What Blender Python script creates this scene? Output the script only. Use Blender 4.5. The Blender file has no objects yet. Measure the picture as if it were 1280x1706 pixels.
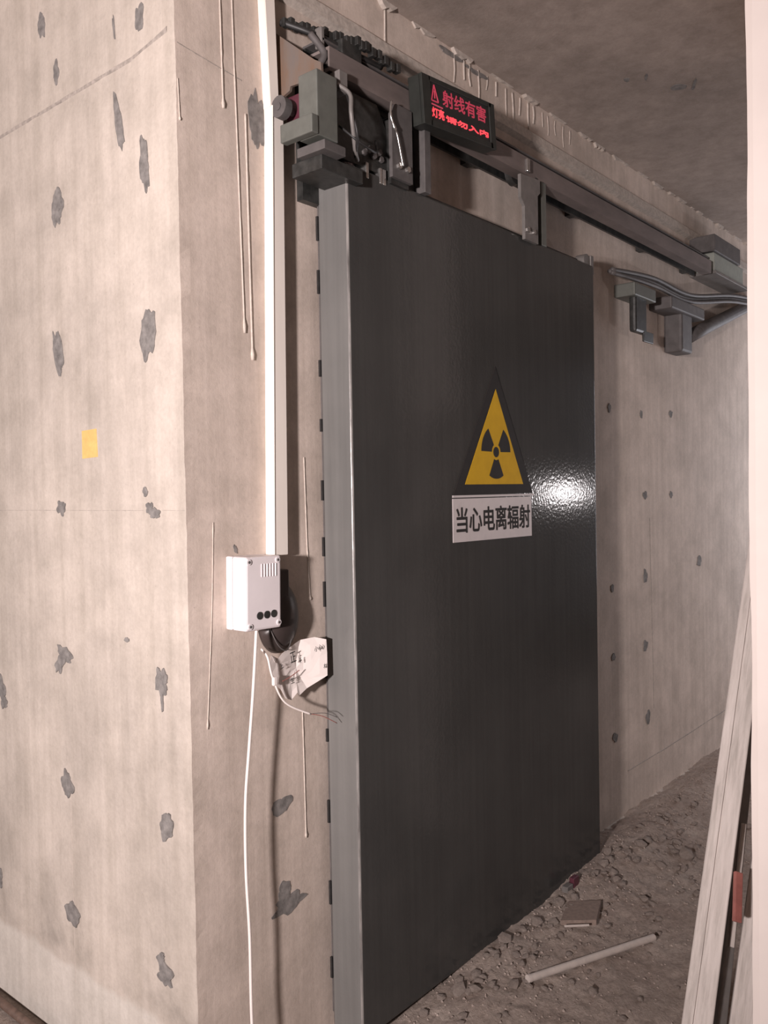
import bpy, bmesh, math, random
from mathutils import Vector, Matrix, noise

SC = bpy.context.scene
C = SC.collection

# ------------------------------------------------------------------ camera
F_PX = 1419.0
cam_d = bpy.data.cameras.new('camera')
cam = bpy.data.objects.new('camera', cam_d)
C.objects.link(cam)
SC.camera = cam
cam_d.sensor_fit = 'VERTICAL'
cam_d.sensor_height = 24.0
cam_d.lens = F_PX / 1706.0 * 24.0
cam_d.clip_start = 0.02
R_ = [[0.64228817, -0.02968559, 0.76588816],
      [-0.76625103, -0.00135675, 0.64253989],
      [-0.01803506, -0.99955837, -0.02361804]]
M = Matrix(((R_[0][0], -R_[0][1], -R_[0][2], 0.0),
            (R_[1][0], -R_[1][1], -R_[1][2], 0.0),
            (R_[2][0], -R_[2][1], -R_[2][2], 1.5),
            (0, 0, 0, 1)))
cam.matrix_world = M

# ------------------------------------------------------------------ world and lights
w = bpy.data.worlds.new('hall_daylight')
SC.world = w
w.use_nodes = True
bg = w.node_tree.nodes['Background']
bg.inputs['Color'].default_value = (1.0, 0.90, 0.93, 1)
bg.inputs['Strength'].default_value = 0.085


def lamp(name, kind, loc, energy, col, size=0.1, target=None, size_y=None):
    d = bpy.data.lights.new(name, kind)
    d.energy = energy
    d.color = col
    if kind == 'AREA':
        d.size = size
        if size_y:
            d.shape = 'RECTANGLE'; d.size_y = size_y
        else:
            d.shape = 'DISK'
    else:
        d.shadow_soft_size = size
    o = bpy.data.objects.new(name, d)
    C.objects.link(o)
    o.location = loc
    if target:
        o.rotation_euler = (Vector(target) - Vector(loc)).to_track_quat('-Z', 'Y').to_euler()
    return o


wl = lamp('work_lamp', 'SPOT', (-1.75, 0.30, 1.62), 900, (1.0, 0.89, 0.875), 0.10, (1.27, 2.25, 1.62))
wl.data.spot_size = math.radians(95)
wl.data.spot_blend = 1.0
lamp('far_lamp', 'POINT', (5.6, 0.12, 1.47), 17, (1.0, 0.92, 0.92), 0.045)
lamp('far_doorway', 'AREA', (7.0, 0.75, 1.6), 34, (0.92, 0.92, 1.0), 1.0, (5.2, 1.7, 1.3), 1.8)

SC.view_settings.view_transform = 'Standard'
SC.view_settings.look = 'None'
SC.view_settings.exposure = 0.0
SC.view_settings.gamma = 1.0
SC.view_settings.use_curve_mapping = False

# ------------------------------------------------------------------ materials


class NT:
    def __init__(s, name):
        s.m = bpy.data.materials.new(name)
        s.m.use_nodes = True
        s.t = s.m.node_tree
        s.b = s.t.nodes['Principled BSDF']
        s.tc = s.t.nodes.new('ShaderNodeTexCoord')

    def n(s, typ, **kw):
        nd = s.t.nodes.new(typ)
        for k, v in kw.items():
            setattr(nd, k, v)
        return nd

    def l(s, a, b):
        s.t.links.new(a, b)

    def mapping(s, scale):
        mp = s.n('ShaderNodeMapping')
        mp.inputs['Scale'].default_value = scale
        s.l(s.tc.outputs['Object'], mp.inputs['Vector'])
        return mp.outputs[0]

    def noise(s, scale, detail=5, rough=0.6, vec=None, dist=0.0):
        nd = s.n('ShaderNodeTexNoise')
        nd.inputs['Scale'].default_value = scale
        nd.inputs['Detail'].default_value = detail
        nd.inputs['Roughness'].default_value = rough
        nd.inputs['Distortion'].default_value = dist
        s.l(vec or s.tc.outputs['Object'], nd.inputs['Vector'])
        return nd.outputs['Fac']

    def ramp(s, fac, stops):
        r = s.n('ShaderNodeValToRGB')
        e = r.color_ramp.elements
        e[0].position, e[0].color = stops[0][0], (*stops[0][1], 1)
        e[1].position, e[1].color = stops[-1][0], (*stops[-1][1], 1)
        for p, c in stops[1:-1]:
            q = e.new(p); q.color = (*c, 1)
        s.l(fac, r.inputs[0])
        return r.outputs[0]

    def mix(s, fac, a, b, typ='MIX'):
        x = s.n('ShaderNodeMix', data_type='RGBA', blend_type=typ)
        for inp, v in ((x.inputs[0], fac), (x.inputs[6], a), (x.inputs[7], b)):
            if isinstance(v, (int, float)):
                inp.default_value = v
            elif isinstance(v, tuple):
                inp.default_value = (*v, 1)
            else:
                s.l(v, inp)
        return x.outputs[2]

    def bump(s, h, strength, dist):
        b = s.n('ShaderNodeBump')
        b.inputs['Strength'].default_value = strength
        b.inputs['Distance'].default_value = dist
        s.l(h, b.inputs['Height'])
        s.l(b.outputs[0], s.b.inputs['Normal'])


def simple(name, col, rough=0.5, metal=0.0, var=0.15, scale=30, bump=0.0, spec=None, stretch=None):
    t = NT(name)
    vec = t.mapping(stretch) if stretch else None
    f = t.noise(scale, 4, 0.6, vec)
    lo = tuple(c * (1 - var) for c in col)
    hi = tuple(min(1, c * (1 + var)) for c in col)
    t.l(t.ramp(f, [(0.3, lo), (0.7, hi)]), t.b.inputs['Base Color'])
    t.b.inputs['Roughness'].default_value = rough
    t.b.inputs['Metallic'].default_value = metal
    if spec is not None:
        t.b.inputs['Specular IOR Level'].default_value = spec
    if bump:
        t.bump(f, bump, 0.003)
    return t.m


def concrete(name, base, kick=None, seam=None):
    t = NT(name)
    big = t.noise(1.4, 6, 0.65, None, 0.6)
    mid = t.noise(7, 6, 0.7)
    fine = t.noise(90, 4, 0.7)
    streak = t.noise(1.0, 5, 0.6, t.mapping((22, 22, 0.9)))
    c = t.ramp(big, [(0.30, tuple(x * 0.80 for x in base)), (0.62, tuple(x * 1.10 for x in base))])
    # small pits
    vo = t.n('ShaderNodeTexVoronoi')
    vo.inputs['Scale'].default_value = 34
    t.l(t.tc.outputs['Object'], vo.inputs['Vector'])
    c = t.mix(t.ramp(vo.outputs['Distance'], [(0.04, (0.35, 0.35, 0.35)), (0.09, (0, 0, 0))]), c, tuple(x * 0.6 for x in base))
    if kick is not None:
        sx = t.n('ShaderNodeSeparateXYZ')
        t.l(t.tc.outputs['Object'], sx.inputs[0])
        ad = t.n('ShaderNodeMath', operation='MULTIPLY_ADD')
        t.l(mid, ad.inputs[0]); ad.inputs[1].default_value = 0.10
        t.l(sx.outputs['Z'], ad.inputs[2])
        k = t.ramp(ad.outputs[0], [(0.14 + 0.05, (1, 1, 1)), (0.16 + 0.05, (0, 0, 0))])
        c = t.mix(t.mix(0.75, (0, 0, 0), k), c, kick)
        # damp grey smudges just above the kicker
        k2 = t.ramp(ad.outputs[0], [(0.19, (0, 0, 0)), (0.25, (1, 1, 1)), (0.50, (0, 0, 0))])
        k3 = t.mix(1.0, k2, t.ramp(t.noise(3.2, 5, 0.6, None, 1.0), [(0.45, (0, 0, 0)), (0.65, (0.8, 0.8, 0.8))]), 'MULTIPLY')
        c = t.mix(k3, c, tuple(x * 0.62 for x in base))
    c = t.mix(0.8, c, t.ramp(mid, [(0.32, (0.80, 0.79, 0.77)), (0.62, (1.04, 1.03, 1.02))]), 'MULTIPLY')
    c = t.mix(0.8, c, t.ramp(streak, [(0.35, (0.87, 0.865, 0.85)), (0.60, (1.03, 1.03, 1.03))]), 'MULTIPLY')
    c = t.mix(0.5, c, t.ramp(fine, [(0.35, (0.88, 0.88, 0.88)), (0.6, (1.04, 1.04, 1.04))]), 'MULTIPLY')
    t.l(c, t.b.inputs['Base Color'])
    t.b.inputs['Roughness'].default_value = 0.85
    t.b.inputs['Specular IOR Level'].default_value = 0.25
    bp = t.mix(0.4, t.mix(0.5, fine, mid), streak)
    t.bump(bp, 0.35, 0.006)
    return t.m


MAT = {}
MAT['concrete'] = concrete('left_wall_concrete', (0.52, 0.462, 0.41), kick=(0.66, 0.62, 0.57))
MAT['concrete_back'] = concrete('back_wall_concrete', (0.61, 0.52, 0.46))
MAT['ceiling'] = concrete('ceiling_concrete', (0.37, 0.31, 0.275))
MAT['plaster'] = simple('white_plaster', (0.82, 0.73, 0.68), 0.8, var=0.03, scale=9, bump=0.3)
MAT['mortar'] = simple('grey_mortar', (0.20, 0.185, 0.175), 0.9, var=0.35, scale=45, bump=0.6)
MAT['seam'] = simple('seam_concrete', (0.50, 0.44, 0.39), 0.9, var=0.2, scale=60, bump=0.4)
MAT['seam_dark'] = simple('dark_joint', (0.36, 0.315, 0.28), 0.9, var=0.3, scale=60)
MAT['drip'] = simple('dried_slurry', (0.56, 0.49, 0.43), 0.8, var=0.15, scale=80)


def door_paint(name='grey_door_paint', k=1.0):
    t = NT(name)
    mid = t.noise(2.2, 4, 0.6)
    st = t.noise(1.0, 4, 0.6, t.mapping((40, 40, 1.2)))
    c = t.ramp(mid, [(0.3, (0.056 * k, 0.055 * k, 0.053 * k)), (0.7, (0.072 * k, 0.070 * k, 0.067 * k))])
    c = t.mix(0.7, c, t.ramp(st, [(0.35, (0.9, 0.9, 0.9)), (0.65, (1.06, 1.06, 1.06))]), 'MULTIPLY')
    t.l(c, t.b.inputs['Base Color'])
    t.b.inputs['Roughness'].default_value = 0.13
    t.b.inputs['Specular IOR Level'].default_value = 0.17
    t.bump(t.noise(85, 1.5, 0.55), 0.17, 0.003)
    return t.m


MAT['door'] = door_paint()
MAT['door_edge'] = door_paint('lit_door_edge_paint', 2.5)  # door paint lightened so the end face carries lamp light in its colour
MAT['worn_highlight'] = simple('worn_highlight_paint', (0.24, 0.225, 0.215), 0.30, 0.1, var=0.5, scale=60, bump=0.3, stretch=(1, 1, 0.15))  # worn bevel paint, made paler to paint in the corner's bright highlight
MAT['rail_paint'] = simple('dusty_rail_primer', (0.185, 0.152, 0.142), 0.65, 0.1, var=0.25, scale=14, bump=0.2, stretch=(0.3, 1, 1))
MAT['steel'] = simple('grey_painted_steel', (0.115, 0.105, 0.103), 0.62, 0.2, var=0.2, scale=25, bump=0.2)
MAT['steel_light'] = simple('pale_grey_steel', (0.20, 0.185, 0.175), 0.5, 0.2, var=0.15, scale=25, bump=0.2)
MAT['steel_green'] = simple('greenish_steel', (0.135, 0.140, 0.125), 0.5, 0.1, var=0.12, scale=30, bump=0.2)
MAT['pale_green'] = simple('pale_green_enamel', (0.30, 0.32, 0.285), 0.6, 0.0, var=0.1, scale=30)
MAT['steel_dark'] = simple('dark_greasy_steel', (0.045, 0.045, 0.043), 0.4, 0.3, var=0.4, scale=40, bump=0.3)
MAT['bright'] = simple('bright_zinc', (0.62, 0.60, 0.58), 0.25, 0.9, var=0.15, scale=80)
MAT['black'] = simple('black_rubber', (0.022, 0.021, 0.021), 0.5, var=0.3, scale=40)
MAT['horn'] = simple('dark_brown_plastic', (0.042, 0.032, 0.030), 0.32, var=0.3, scale=18, stretch=(1, 1, 0.25))
MAT['white'] = simple('white_plastic', (0.80, 0.74, 0.75), 0.4, var=0.04, scale=12)
MAT['trunk'] = simple('cream_trunking', (0.87, 0.80, 0.73), 0.5, var=0.05, scale=10, stretch=(1, 1, 0.2))
MAT['cable'] = simple('white_cable', (0.85, 0.77, 0.73), 0.45, var=0.04, scale=12)
MAT['yellow'] = simple('yellow_film', (0.64, 0.38, 0.014), 0.7, var=0.06, scale=20, spec=0.15)
MAT['ink'] = simple('black_print', (0.030, 0.026, 0.024), 0.7, var=0.1, scale=20, spec=0.15)
MAT['plate'] = simple('white_sign_film', (0.60, 0.54, 0.53), 0.5, var=0.06, scale=15, bump=0.2)
MAT['sticker'] = simple('yellow_sticker', (0.68, 0.47, 0.17), 0.6, var=0.1, scale=40)
MAT['housing'] = simple('black_housing', (0.022, 0.024, 0.021), 0.5, var=0.25, scale=30)
MAT['gunk'] = simple('speckled_plaster_lump', (0.42, 0.34, 0.34), 0.7, var=0.6, scale=160, bump=0.8)
MAT['red'] = simple('faded_red_plastic', (0.36, 0.13, 0.11), 0.5, var=0.2, scale=30)
MAT['maroon'] = simple('maroon_painted_steel', (0.09, 0.022, 0.035), 0.5, var=0.3, scale=30)
MAT['pvc'] = simple('dusty_white_tube', (0.52, 0.46, 0.42), 0.6, var=0.12, scale=30)
MAT['slab'] = simple('brown_board', (0.24, 0.18, 0.15), 0.8, var=0.2, scale=60, bump=0.4)
MAT['brownpipe'] = simple('brown_rusty_steel', (0.12, 0.078, 0.060), 0.6, var=0.3, scale=50, bump=0.4)


def rust_plate():
    t = NT('rusty_end_plate')
    n = t.noise(9, 5, 0.7, t.mapping((1, 1, 0.35)))
    t.l(t.ramp(n, [(0.35, (0.14, 0.125, 0.12)), (0.52, (0.16, 0.125, 0.105)), (0.68, (0.17, 0.105, 0.07))]), t.b.inputs['Base Color'])
    t.b.inputs['Roughness'].default_value = 0.7
    t.bump(n, 0.3, 0.003)
    return t.m


MAT['rust'] = rust_plate()


def dirt(name, a, b, c3):
    t = NT(name)
    n1 = t.noise(3.5, 6, 0.7)
    n2 = t.noise(60, 5, 0.75)
    c = t.ramp(n1, [(0.35, a), (0.65, b)])
    c = t.mix(0.8, c, t.ramp(n2, [(0.33, (0.62, 0.61, 0.60)), (0.55, (1, 1, 1)), (0.75, (1.25, 1.22, 1.2))]), 'MULTIPLY')
    t.l(c, t.b.inputs['Base Color'])
    t.b.inputs['Roughness'].default_value = 0.95
    t.b.inputs['Specular IOR Level'].default_value = 0.15
    t.bump(n2, 0.8, 0.008)
    return t.m


MAT['dirt'] = dirt('rubble_dirt', (0.33, 0.265, 0.228), (0.44, 0.37, 0.325), None)
MAT['stone'] = dirt('rubble_stone', (0.40, 0.325, 0.285), (0.53, 0.45, 0.40), None)


def timber():
    t = NT('weathered_timber')
    n = t.noise(8, 6, 0.7, t.mapping((9, 9, 0.8)))
    c = t.ramp(n, [(0.32, (0.47, 0.425, 0.39)), (0.5, (0.64, 0.58, 0.54)), (0.7, (0.76, 0.69, 0.65))])
    t.l(c, t.b.inputs['Base Color'])
    t.b.inputs['Roughness'].default_value = 0.75
    t.bump(n, 0.4, 0.004)
    return t.m


MAT['timber'] = timber()


def emit(name, col, s):
    t = NT(name)
    t.b.inputs['Base Color'].default_value = (*[x * 0.3 for x in col], 1)
    t.b.inputs['Emission Color'].default_value = (*col, 1)
    t.b.inputs['Emission Strength'].default_value = s
    n = t.noise(500, 2, 0.5)
    t.l(t.mix(n, tuple(x * 0.25 for x in col), tuple(x * 0.35 for x in col)), t.b.inputs['Base Color'])
    return t.m


MAT['led'] = emit('dim_red_led', (0.62, 0.055, 0.10), 0.55)
MAT['led_bright'] = emit('bright_red_led', (1.0, 0.07, 0.09), 1.15)

# ------------------------------------------------------------------ helpers


def link(name, bm, mat, parent=None, smooth=False):
    me = bpy.data.meshes.new(name)
    bmesh.ops.recalc_face_normals(bm, faces=bm.faces[:])
    bm.to_mesh(me)
    bm.free()
    me.materials.append(MAT[mat])
    if smooth:
        for p in me.polygons:
            p.use_smooth = True
    o = bpy.data.objects.new(name, me)
    C.objects.link(o)
    if parent:
        o.parent = parent
        o.location = -Vector(WORLD.get(parent.name, (0, 0, 0)))
    WORLD[o.name] = (0, 0, 0) if not parent else (0, 0, 0)
    return o


WORLD = {}     # world position of each empty, so part meshes can be modelled in world coordinates


def thing(name, loc, label=None, cat=None, group=None, kind=None):
    o = bpy.data.objects.new(name, None)
    o.empty_display_size = 0.05
    C.objects.link(o)
    o.location = loc
    WORLD[o.name] = tuple(loc)
    tag(o, label, cat, group, kind)
    return o


def tag(o, label=None, cat=None, group=None, kind=None):
    if label: o['label'] = label
    if cat: o['category'] = cat
    if group: o['group'] = group
    if kind: o['kind'] = kind
    return o


def box(bm, x0, x1, y0, y1, z0, z1, bev=0.0, mat=None):
    r = bmesh.ops.create_cube(bm, size=1.0)
    vs = r['verts']
    for v in vs:
        v.co = Vector((x0 + (v.co.x + .5) * (x1 - x0), y0 + (v.co.y + .5) * (y1 - y0), z0 + (v.co.z + .5) * (z1 - z0)))
    if bev:
        es = list({e for v in vs for e in v.link_edges})
        r = bmesh.ops.bevel(bm, geom=es, offset=bev, segments=2, affect='EDGES', profile=0.5)
        vs = list({v for f in r['faces'] for v in f.verts} | {v for v in vs if v.is_valid})
    if mat is not None:
        bmesh.ops.transform(bm, matrix=mat, verts=[v for v in vs if v.is_valid])
    return vs


def B(*a, **k):
    bm = bmesh.new()
    box(bm, *a, **k)
    return bm


def prism(bm, pts, axis, a0, a1):
    """pts 2D outline; axis 'y': pts are (x, z) extruded in y; 'x': (y, z); 'z': (x, y)"""
    def mk(p, a):
        return {'y': (p[0], a, p[1]), 'x': (a, p[0], p[1]), 'z': (p[0], p[1], a)}[axis]
    v0 = [bm.verts.new(mk(p, a0)) for p in pts]
    v1 = [bm.verts.new(mk(p, a1)) for p in pts]
    n = len(pts)
    bm.faces.new(v0); bm.faces.new(v1[::-1])
    for i in range(n):
        bm.faces.new((v0[i], v0[(i + 1) % n], v1[(i + 1) % n], v1[i]))


def tube(bm, pts, r, seg=8, caps=True):
    pts = [Vector(p) for p in pts]
    rings = []
    up = Vector((0, 0, 1))
    prev = None
    for i, p in enumerate(pts):
        t = (pts[min(i + 1, len(pts) - 1)] - pts[max(i - 1, 0)]).normalized()
        if prev is None:
            a = t.orthogonal().normalized()
        else:
            a = (prev - t * prev.dot(t)).normalized()
        prev = a
        b = t.cross(a)
        rr = r[i] if isinstance(r, (list, tuple)) else r
        rings.append([bm.verts.new(p + (a * math.cos(2 * math.pi * k / seg) + b * math.sin(2 * math.pi * k / seg)) * rr) for k in range(seg)])
    for i in range(len(rings) - 1):
        for k in range(seg):
            bm.faces.new((rings[i][k], rings[i][(k + 1) % seg], rings[i + 1][(k + 1) % seg], rings[i + 1][k]))
    if caps:
        bm.faces.new(rings[0][::-1]); bm.faces.new(rings[-1])


def spline(pts, n=8):
    pts = [Vector(p) for p in pts]
    out = []
    for i in range(len(pts) - 1):
        p0 = pts[max(i - 1, 0)]; p1 = pts[i]; p2 = pts[i + 1]; p3 = pts[min(i + 2, len(pts) - 1)]
        for k in range(n):
            t = k / n
            out.append(0.5 * ((2 * p1) + (-p0 + p2) * t + (2 * p0 - 5 * p1 + 4 * p2 - p3) * t * t + (-p0 + 3 * p1 - 3 * p2 + p3) * t ** 3))
    out.append(pts[-1])
    return out


def cyl(bm, p0, p1, r, seg=16):
    tube(bm, [p0, p1], r, seg)


def text_mesh(name, s, size, x, y, z, mat, parent, depth=0.0006, bold=0.0, sx=1.0, width=None, rot=0.0, height=None, ax='B'):
    """a line of writing standing on the door-side planes, read from -Y; lower left corner at (x, z)"""
    cu = bpy.data.curves.new('tmp', 'FONT')
    cu.body = s
    cu.size = size
    cu.extrude = depth
    tmp = bpy.data.objects.new('tmp', cu)
    C.objects.link(tmp)
    dg = bpy.context.evaluated_depsgraph_get()
    me = bpy.data.meshes.new_from_object(tmp.evaluated_get(dg))
    bpy.data.objects.remove(tmp)
    xs = [v.co.x for v in me.vertices]; ys = [v.co.y for v in me.vertices]
    x0, x1, y0, y1 = min(xs), max(xs), min(ys), max(ys)
    fx = (width / (x1 - x0)) if width else sx
    fy = (height / (y1 - y0)) if height else 1.0
    me.transform(Matrix.Translation((-x0, -y0, 0)))
    me.transform(Matrix.Diagonal((fx, fy, 1, 1)))
    if bold:
        bt = bmesh.new()
        for q_, (ddx, ddy) in enumerate(((-1, 0), (1, 0), (0, -1), (0, 1), (.7, .7), (-.7, .7), (.7, -.7), (-.7, -.7))):
            cp = me.copy(); cp.transform(Matrix.Translation((ddx * bold, ddy * bold, q_ * .00004)))
            bt.from_mesh(cp); bpy.data.meshes.remove(cp)
        bt.to_mesh(me); bt.free()
    me.transform(Matrix.Rotation(rot, 4, 'Z'))
    me.transform(Matrix.Rotation(math.pi / 2, 4, 'X'))
    me.transform(Matrix.Translation((x, y, z)))
    me.materials.clear(); me.materials.append(MAT[mat])
    me.name = name
    o = bpy.data.objects.new(name, me)
    C.objects.link(o)
    o.parent = parent
    if parent: o.location = -Vector(WORLD[parent.name])
    return o


rnd = random.Random(7)

XA, YB = 1.265, 1.684          # corner of the two concrete faces
ZC, ZF = 3.0, -0.09            # ceiling, floor

# ------------------------------------------------------------------ structure


def corner_wall(name, far, side, mat):
    """wall slab with a mitred, slightly ragged outer corner. side 'A' runs to +Y, 'B' runs to +X"""
    bm = bmesh.new()
    rings = []
    N = 150
    for i in range(N + 1):
        z = ZF - 0.1 + (ZC + 0.15 - ZF) * i / N
        rn = random.Random(i * 13 + 5)
        jx = 0.0012 * noise.noise(Vector((0, 0, z * 9))) + rn.uniform(-.0007, .0007)
        jy = 0.0015 * noise.noise(Vector((5, 0, z * 7))) + rn.uniform(-.0007, .0007)
        if 1.98 < z < 2.08: jx += rn.uniform(0, .003); jy += rn.uniform(0, .003)
        cx_, cy_ = XA + max(jx, -.001), YB + max(jy, -.001)
        if side == 'A':
            ring = [(cx_, cy_), (XA, YB + .03), (XA, far), (XA + .3, far), (XA + .3, YB + .3)]
        else:
            ring = [(cx_, cy_), (XA + .03, YB), (far, YB), (far, YB + .3), (XA + .3, YB + .3)]
        rings.append([bm.verts.new((p[0], p[1], z)) for p in ring])
    for i in range(N):
        for k in range(5):
            bm.faces.new((rings[i][k], rings[i][(k + 1) % 5], rings[i + 1][(k + 1) % 5], rings[i + 1][k]))
    bm.faces.new(rings[0]); bm.faces.new(rings[-1][::-1])
    return tag(link(name, bm, mat), kind='structure')


wall_left = corner_wall('wall_left', 6.5, 'A', 'concrete')
wall_back = corner_wall('wall_back', 9.5, 'B', 'concrete_back')


def footprint_wall(name, pts, mat, wob=0.0):
    bm = bmesh.new()
    N = 90
    rings = []
    for i in range(N + 1):
        z = ZF - .1 + (ZC + .15 - ZF) * i / N
        d = wob * (noise.noise(Vector((3, 1, z * 3.0))) + .5 * noise.noise(Vector((1, 1, z * 11))))
        rings.append([bm.verts.new((p[0], p[1] + (d if q else 0), z)) for p, q in pts])
    n = len(pts)
    for i in range(N):
        for k in range(n):
            bm.faces.new((rings[i][k], rings[i][(k + 1) % n], rings[i + 1][(k + 1) % n], rings[i + 1][k]))
    bm.faces.new(rings[0]); bm.faces.new(rings[-1][::-1])
    return tag(link(name, bm, mat), kind='structure')


wall_right = footprint_wall('wall_right', [((1.7, -.7), 0), ((1.7, .5), 0), ((1.704, .513), 1), ((1.72, .517), 1), ((3.15, .515), 0), ((3.15, -.7), 0)], 'plaster', 0.004)
footprint_wall('wall_right_return', [((3.15, -.7), 0), ((3.15, .90), 0), ((3.35, .90), 0), ((3.35, -.7), 0)], 'plaster')

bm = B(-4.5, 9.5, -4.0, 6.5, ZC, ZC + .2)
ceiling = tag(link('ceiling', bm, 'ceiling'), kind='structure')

# floor : dirt surface with fine grid where it shows


def floor_z(x, y):
    m = 0.050 * math.exp(-((y - 1.55) / .26) ** 2) * (1 / (1 + math.exp(-(x - 1.9) * 6)))
    m += 0.035 * math.exp(-((y - 1.5) / .22) ** 2) / (1 + math.exp(-(x - 2.85) * 6))
    m += 0.020 * math.exp(-((y - 1.3) / .45) ** 2) * (1 / (1 + math.exp(-(x - 1.8) * 4)))
    n = .010 * noise.noise(Vector((x * 5, y * 5, 0))) + .007 * noise.noise(Vector((x * 17, y * 17, 3)))
    rough = min(1.0, max(0.15, 1.3 - abs(y - 1.45) * 1.3)) if x > 1.3 else .25
    n += .006 * rough * noise.noise(Vector((x * 45, y * 45, 7)))
    return ZF + .008 + m + n * (.4 + .8 * rough)


def axis_vals(lo, hi, a, b, fine, coarse):
    v = []
    t = lo
    while t < a: v.append(t); t += coarse
    t = a
    while t < b: v.append(t); t += fine
    t = b
    while t < hi: v.append(t); t += coarse
    v.append(hi)
    return v


bm = bmesh.new()
gx = axis_vals(-4.5, 9.5, 1.9, 5.4, .014, .3)
gy = axis_vals(-4.0, 6.5, .7, 1.7, .012, .3)
gv = [[bm.verts.new((x, y, floor_z(x, y))) for y in gy] for x in gx]
for i in range(len(gx) - 1):
    for j in range(len(gy) - 1):
        bm.faces.new((gv[i][j], gv[i + 1][j], gv[i + 1][j + 1], gv[i][j + 1]))
floor = tag(link('floor', bm, 'dirt', smooth=True), kind='structure')

# cement batten running along the top of the back wall
bm = bmesh.new()
n = 60
pr = [bm.verts.new((0, 0, 0)) for _ in range(0)]
rings = []
for i in range(n + 1):
    x = 1.55 + (6.5 - 1.55) * i / n
    d = .003 * noise.noise(Vector((x * 6, 0, 0)))
    rings.append([bm.verts.new(p) for p in ((x, YB + .01, 2.872 + d), (x, YB - .022, 2.866 + d), (x, YB - .026, 2.828 + d), (x, YB + .01, 2.818 + d))])
for i in range(n):
    for k in range(4):
        bm.faces.new((rings[i][k], rings[i][(k + 1) % 4], rings[i + 1][(k + 1) % 4], rings[i + 1][k]))
bm.faces.new(rings[0]); bm.faces.new(rings[-1][::-1])
batten = tag(link('trim_1', bm, 'seam'), kind='structure')

# ragged mortar fin along the ceiling junction
bm = bmesh.new()
x = 1.9
r2 = random.Random(3)
while x < 6.5:
    L = r2.uniform(.05, .22)
    h = r2.uniform(.008, .03)
    pts = [(x + L * k / 6, ZC + .004 - (h * r2.uniform(.3, 1.0) if 0 < k < 6 else 0)) for k in range(7)] + [(x + L, ZC + .01), (x, ZC + .01)]
    prism(bm, pts, 'y', YB - r2.uniform(.006, .022), YB + .01)
    x += L + r2.uniform(.0, .09)
link('ceiling_mortar_fin', bm, 'seam', wall_back)

# low concrete curb and steel guide angle on the floor along the back wall
bm = B(3.22, 8.5, 1.645, YB + .01, ZF - .02, -.020, bev=.006)
tag(link('baseboard_back', bm, 'seam'), kind='structure')
bm = bmesh.new()
prism(bm, [(1.575, ZF), (1.575, -.045), (1.580, -.045), (1.580, -.075), (1.625, -.075), (1.625, ZF)], 'x', 3.25, 8.5)
g = link('floor_guide', bm, 'steel')
tag(g, 'low grey steel guide angle on the floor along the back wall beyond the door', 'guide rail')


def blob(cx_, cz, w_, h_, seed, n=22, rag=.28, tilt=0.0):
    rr = random.Random(seed)
    pts = []
    for i in range(n):
        a = 2 * math.pi * i / n
        k = 1 + rag * (noise.noise(Vector((math.cos(a) * 1.6, math.sin(a) * 1.6, seed * 3.7))) * 1.6) + rr.uniform(-.07, .07)
        u, v = math.cos(a) * w_ / 2 * k, math.sin(a) * h_ / 2 * k
        pts.append((cx_ + u * math.cos(tilt) - v * math.sin(tilt), cz + u * math.sin(tilt) + v * math.cos(tilt)))
    return pts


# tie-hole patches on the left wall: outlines in (y, z)
patchesA = [(2.292, 2.837, .040, .079, 0), (1.825, 2.689, .035, .075, 0), (1.936, 2.704, .009, .067, .1),
            (2.222, 2.683, .026, .055, 0), (1.923, 2.456, .034, .125, .22), (1.815, 2.322, .040, .124, .06),
            (2.238, 2.310, .060, .106, -.05), (2.252, 1.915, .045, .150, .25), (1.820, 1.900, .060, .119, -.15),
            (2.256, 1.471, .046, .042, 0), (1.847, 1.510, .020, .024, 0), (1.832, 1.470, .035, .03, .6), (1.808, 1.455, .045, .028, 0),
            (1.946, 1.125, .020, .013, 0), (2.258, 1.055, .085, .045, -.3), (2.285, 1.025, .04, .07, -.5),
            (1.795, 1.035, .054, .075, 0), (1.796, .985, .010, .05, 0),
            (2.645, .905, .050, .07, .3), (2.63, .86, .035, .04, .5), (2.264, .680, .058, .080, .2), (1.792, .668, .048, .071, -.3),
            (2.695, .291, .041, .059, 0), (2.253, .306, .070, .060, -.4), (1.812, .285, .062, .068, .5), (1.83, .325, .035, .02, .5)]
for i, (y, z, w_, h_, t_) in enumerate(patchesA):
    bm = bmesh.new()
    prism(bm, blob(y, z, w_, h_, i + 1, 34, .33, -t_), 'x', XA - .0012 - i * .00012, XA + .004)
    link('mortar_patch', bm, 'mortar', wall_left)
patchesB = [(1.519, 2.468, .050, .165, 0, 0), (1.415, 1.361, .010, .024, .3, 0), (1.555, .664, .070, .042, .2, 0), (1.572, .385, .115, .05, 0.1, 0),
            (1.56, .43, .05, .05, .3, 0), (3.94, 1.851, .035, .035, 0, 0), (4.315, 1.873, .04, .038, 0, 0), (3.979, 1.461, .045, .035, 0, 0), (4.305, 1.459, .045, .035, 0, 0),
            (3.968, 1.068, .045, .065, 0, 0), (3.96, .733, .05, .045, 0, 0), (3.986, .376, .05, .055, 0, 0), (4.699, 1.087, .06, .05, 0, 0),
            (3.602, 1.046, .03, .035, 0, 0), (3.606, .732, .04, .035, 0, 0), (3.615, .365, .05, .042, 0, 0), (3.593, 1.858, .03, .035, 0, 0),
            (2.399, 2.978, .12, .020, 0, 0), (2.56, 2.972, .13, .018, 0, 0)]
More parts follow.
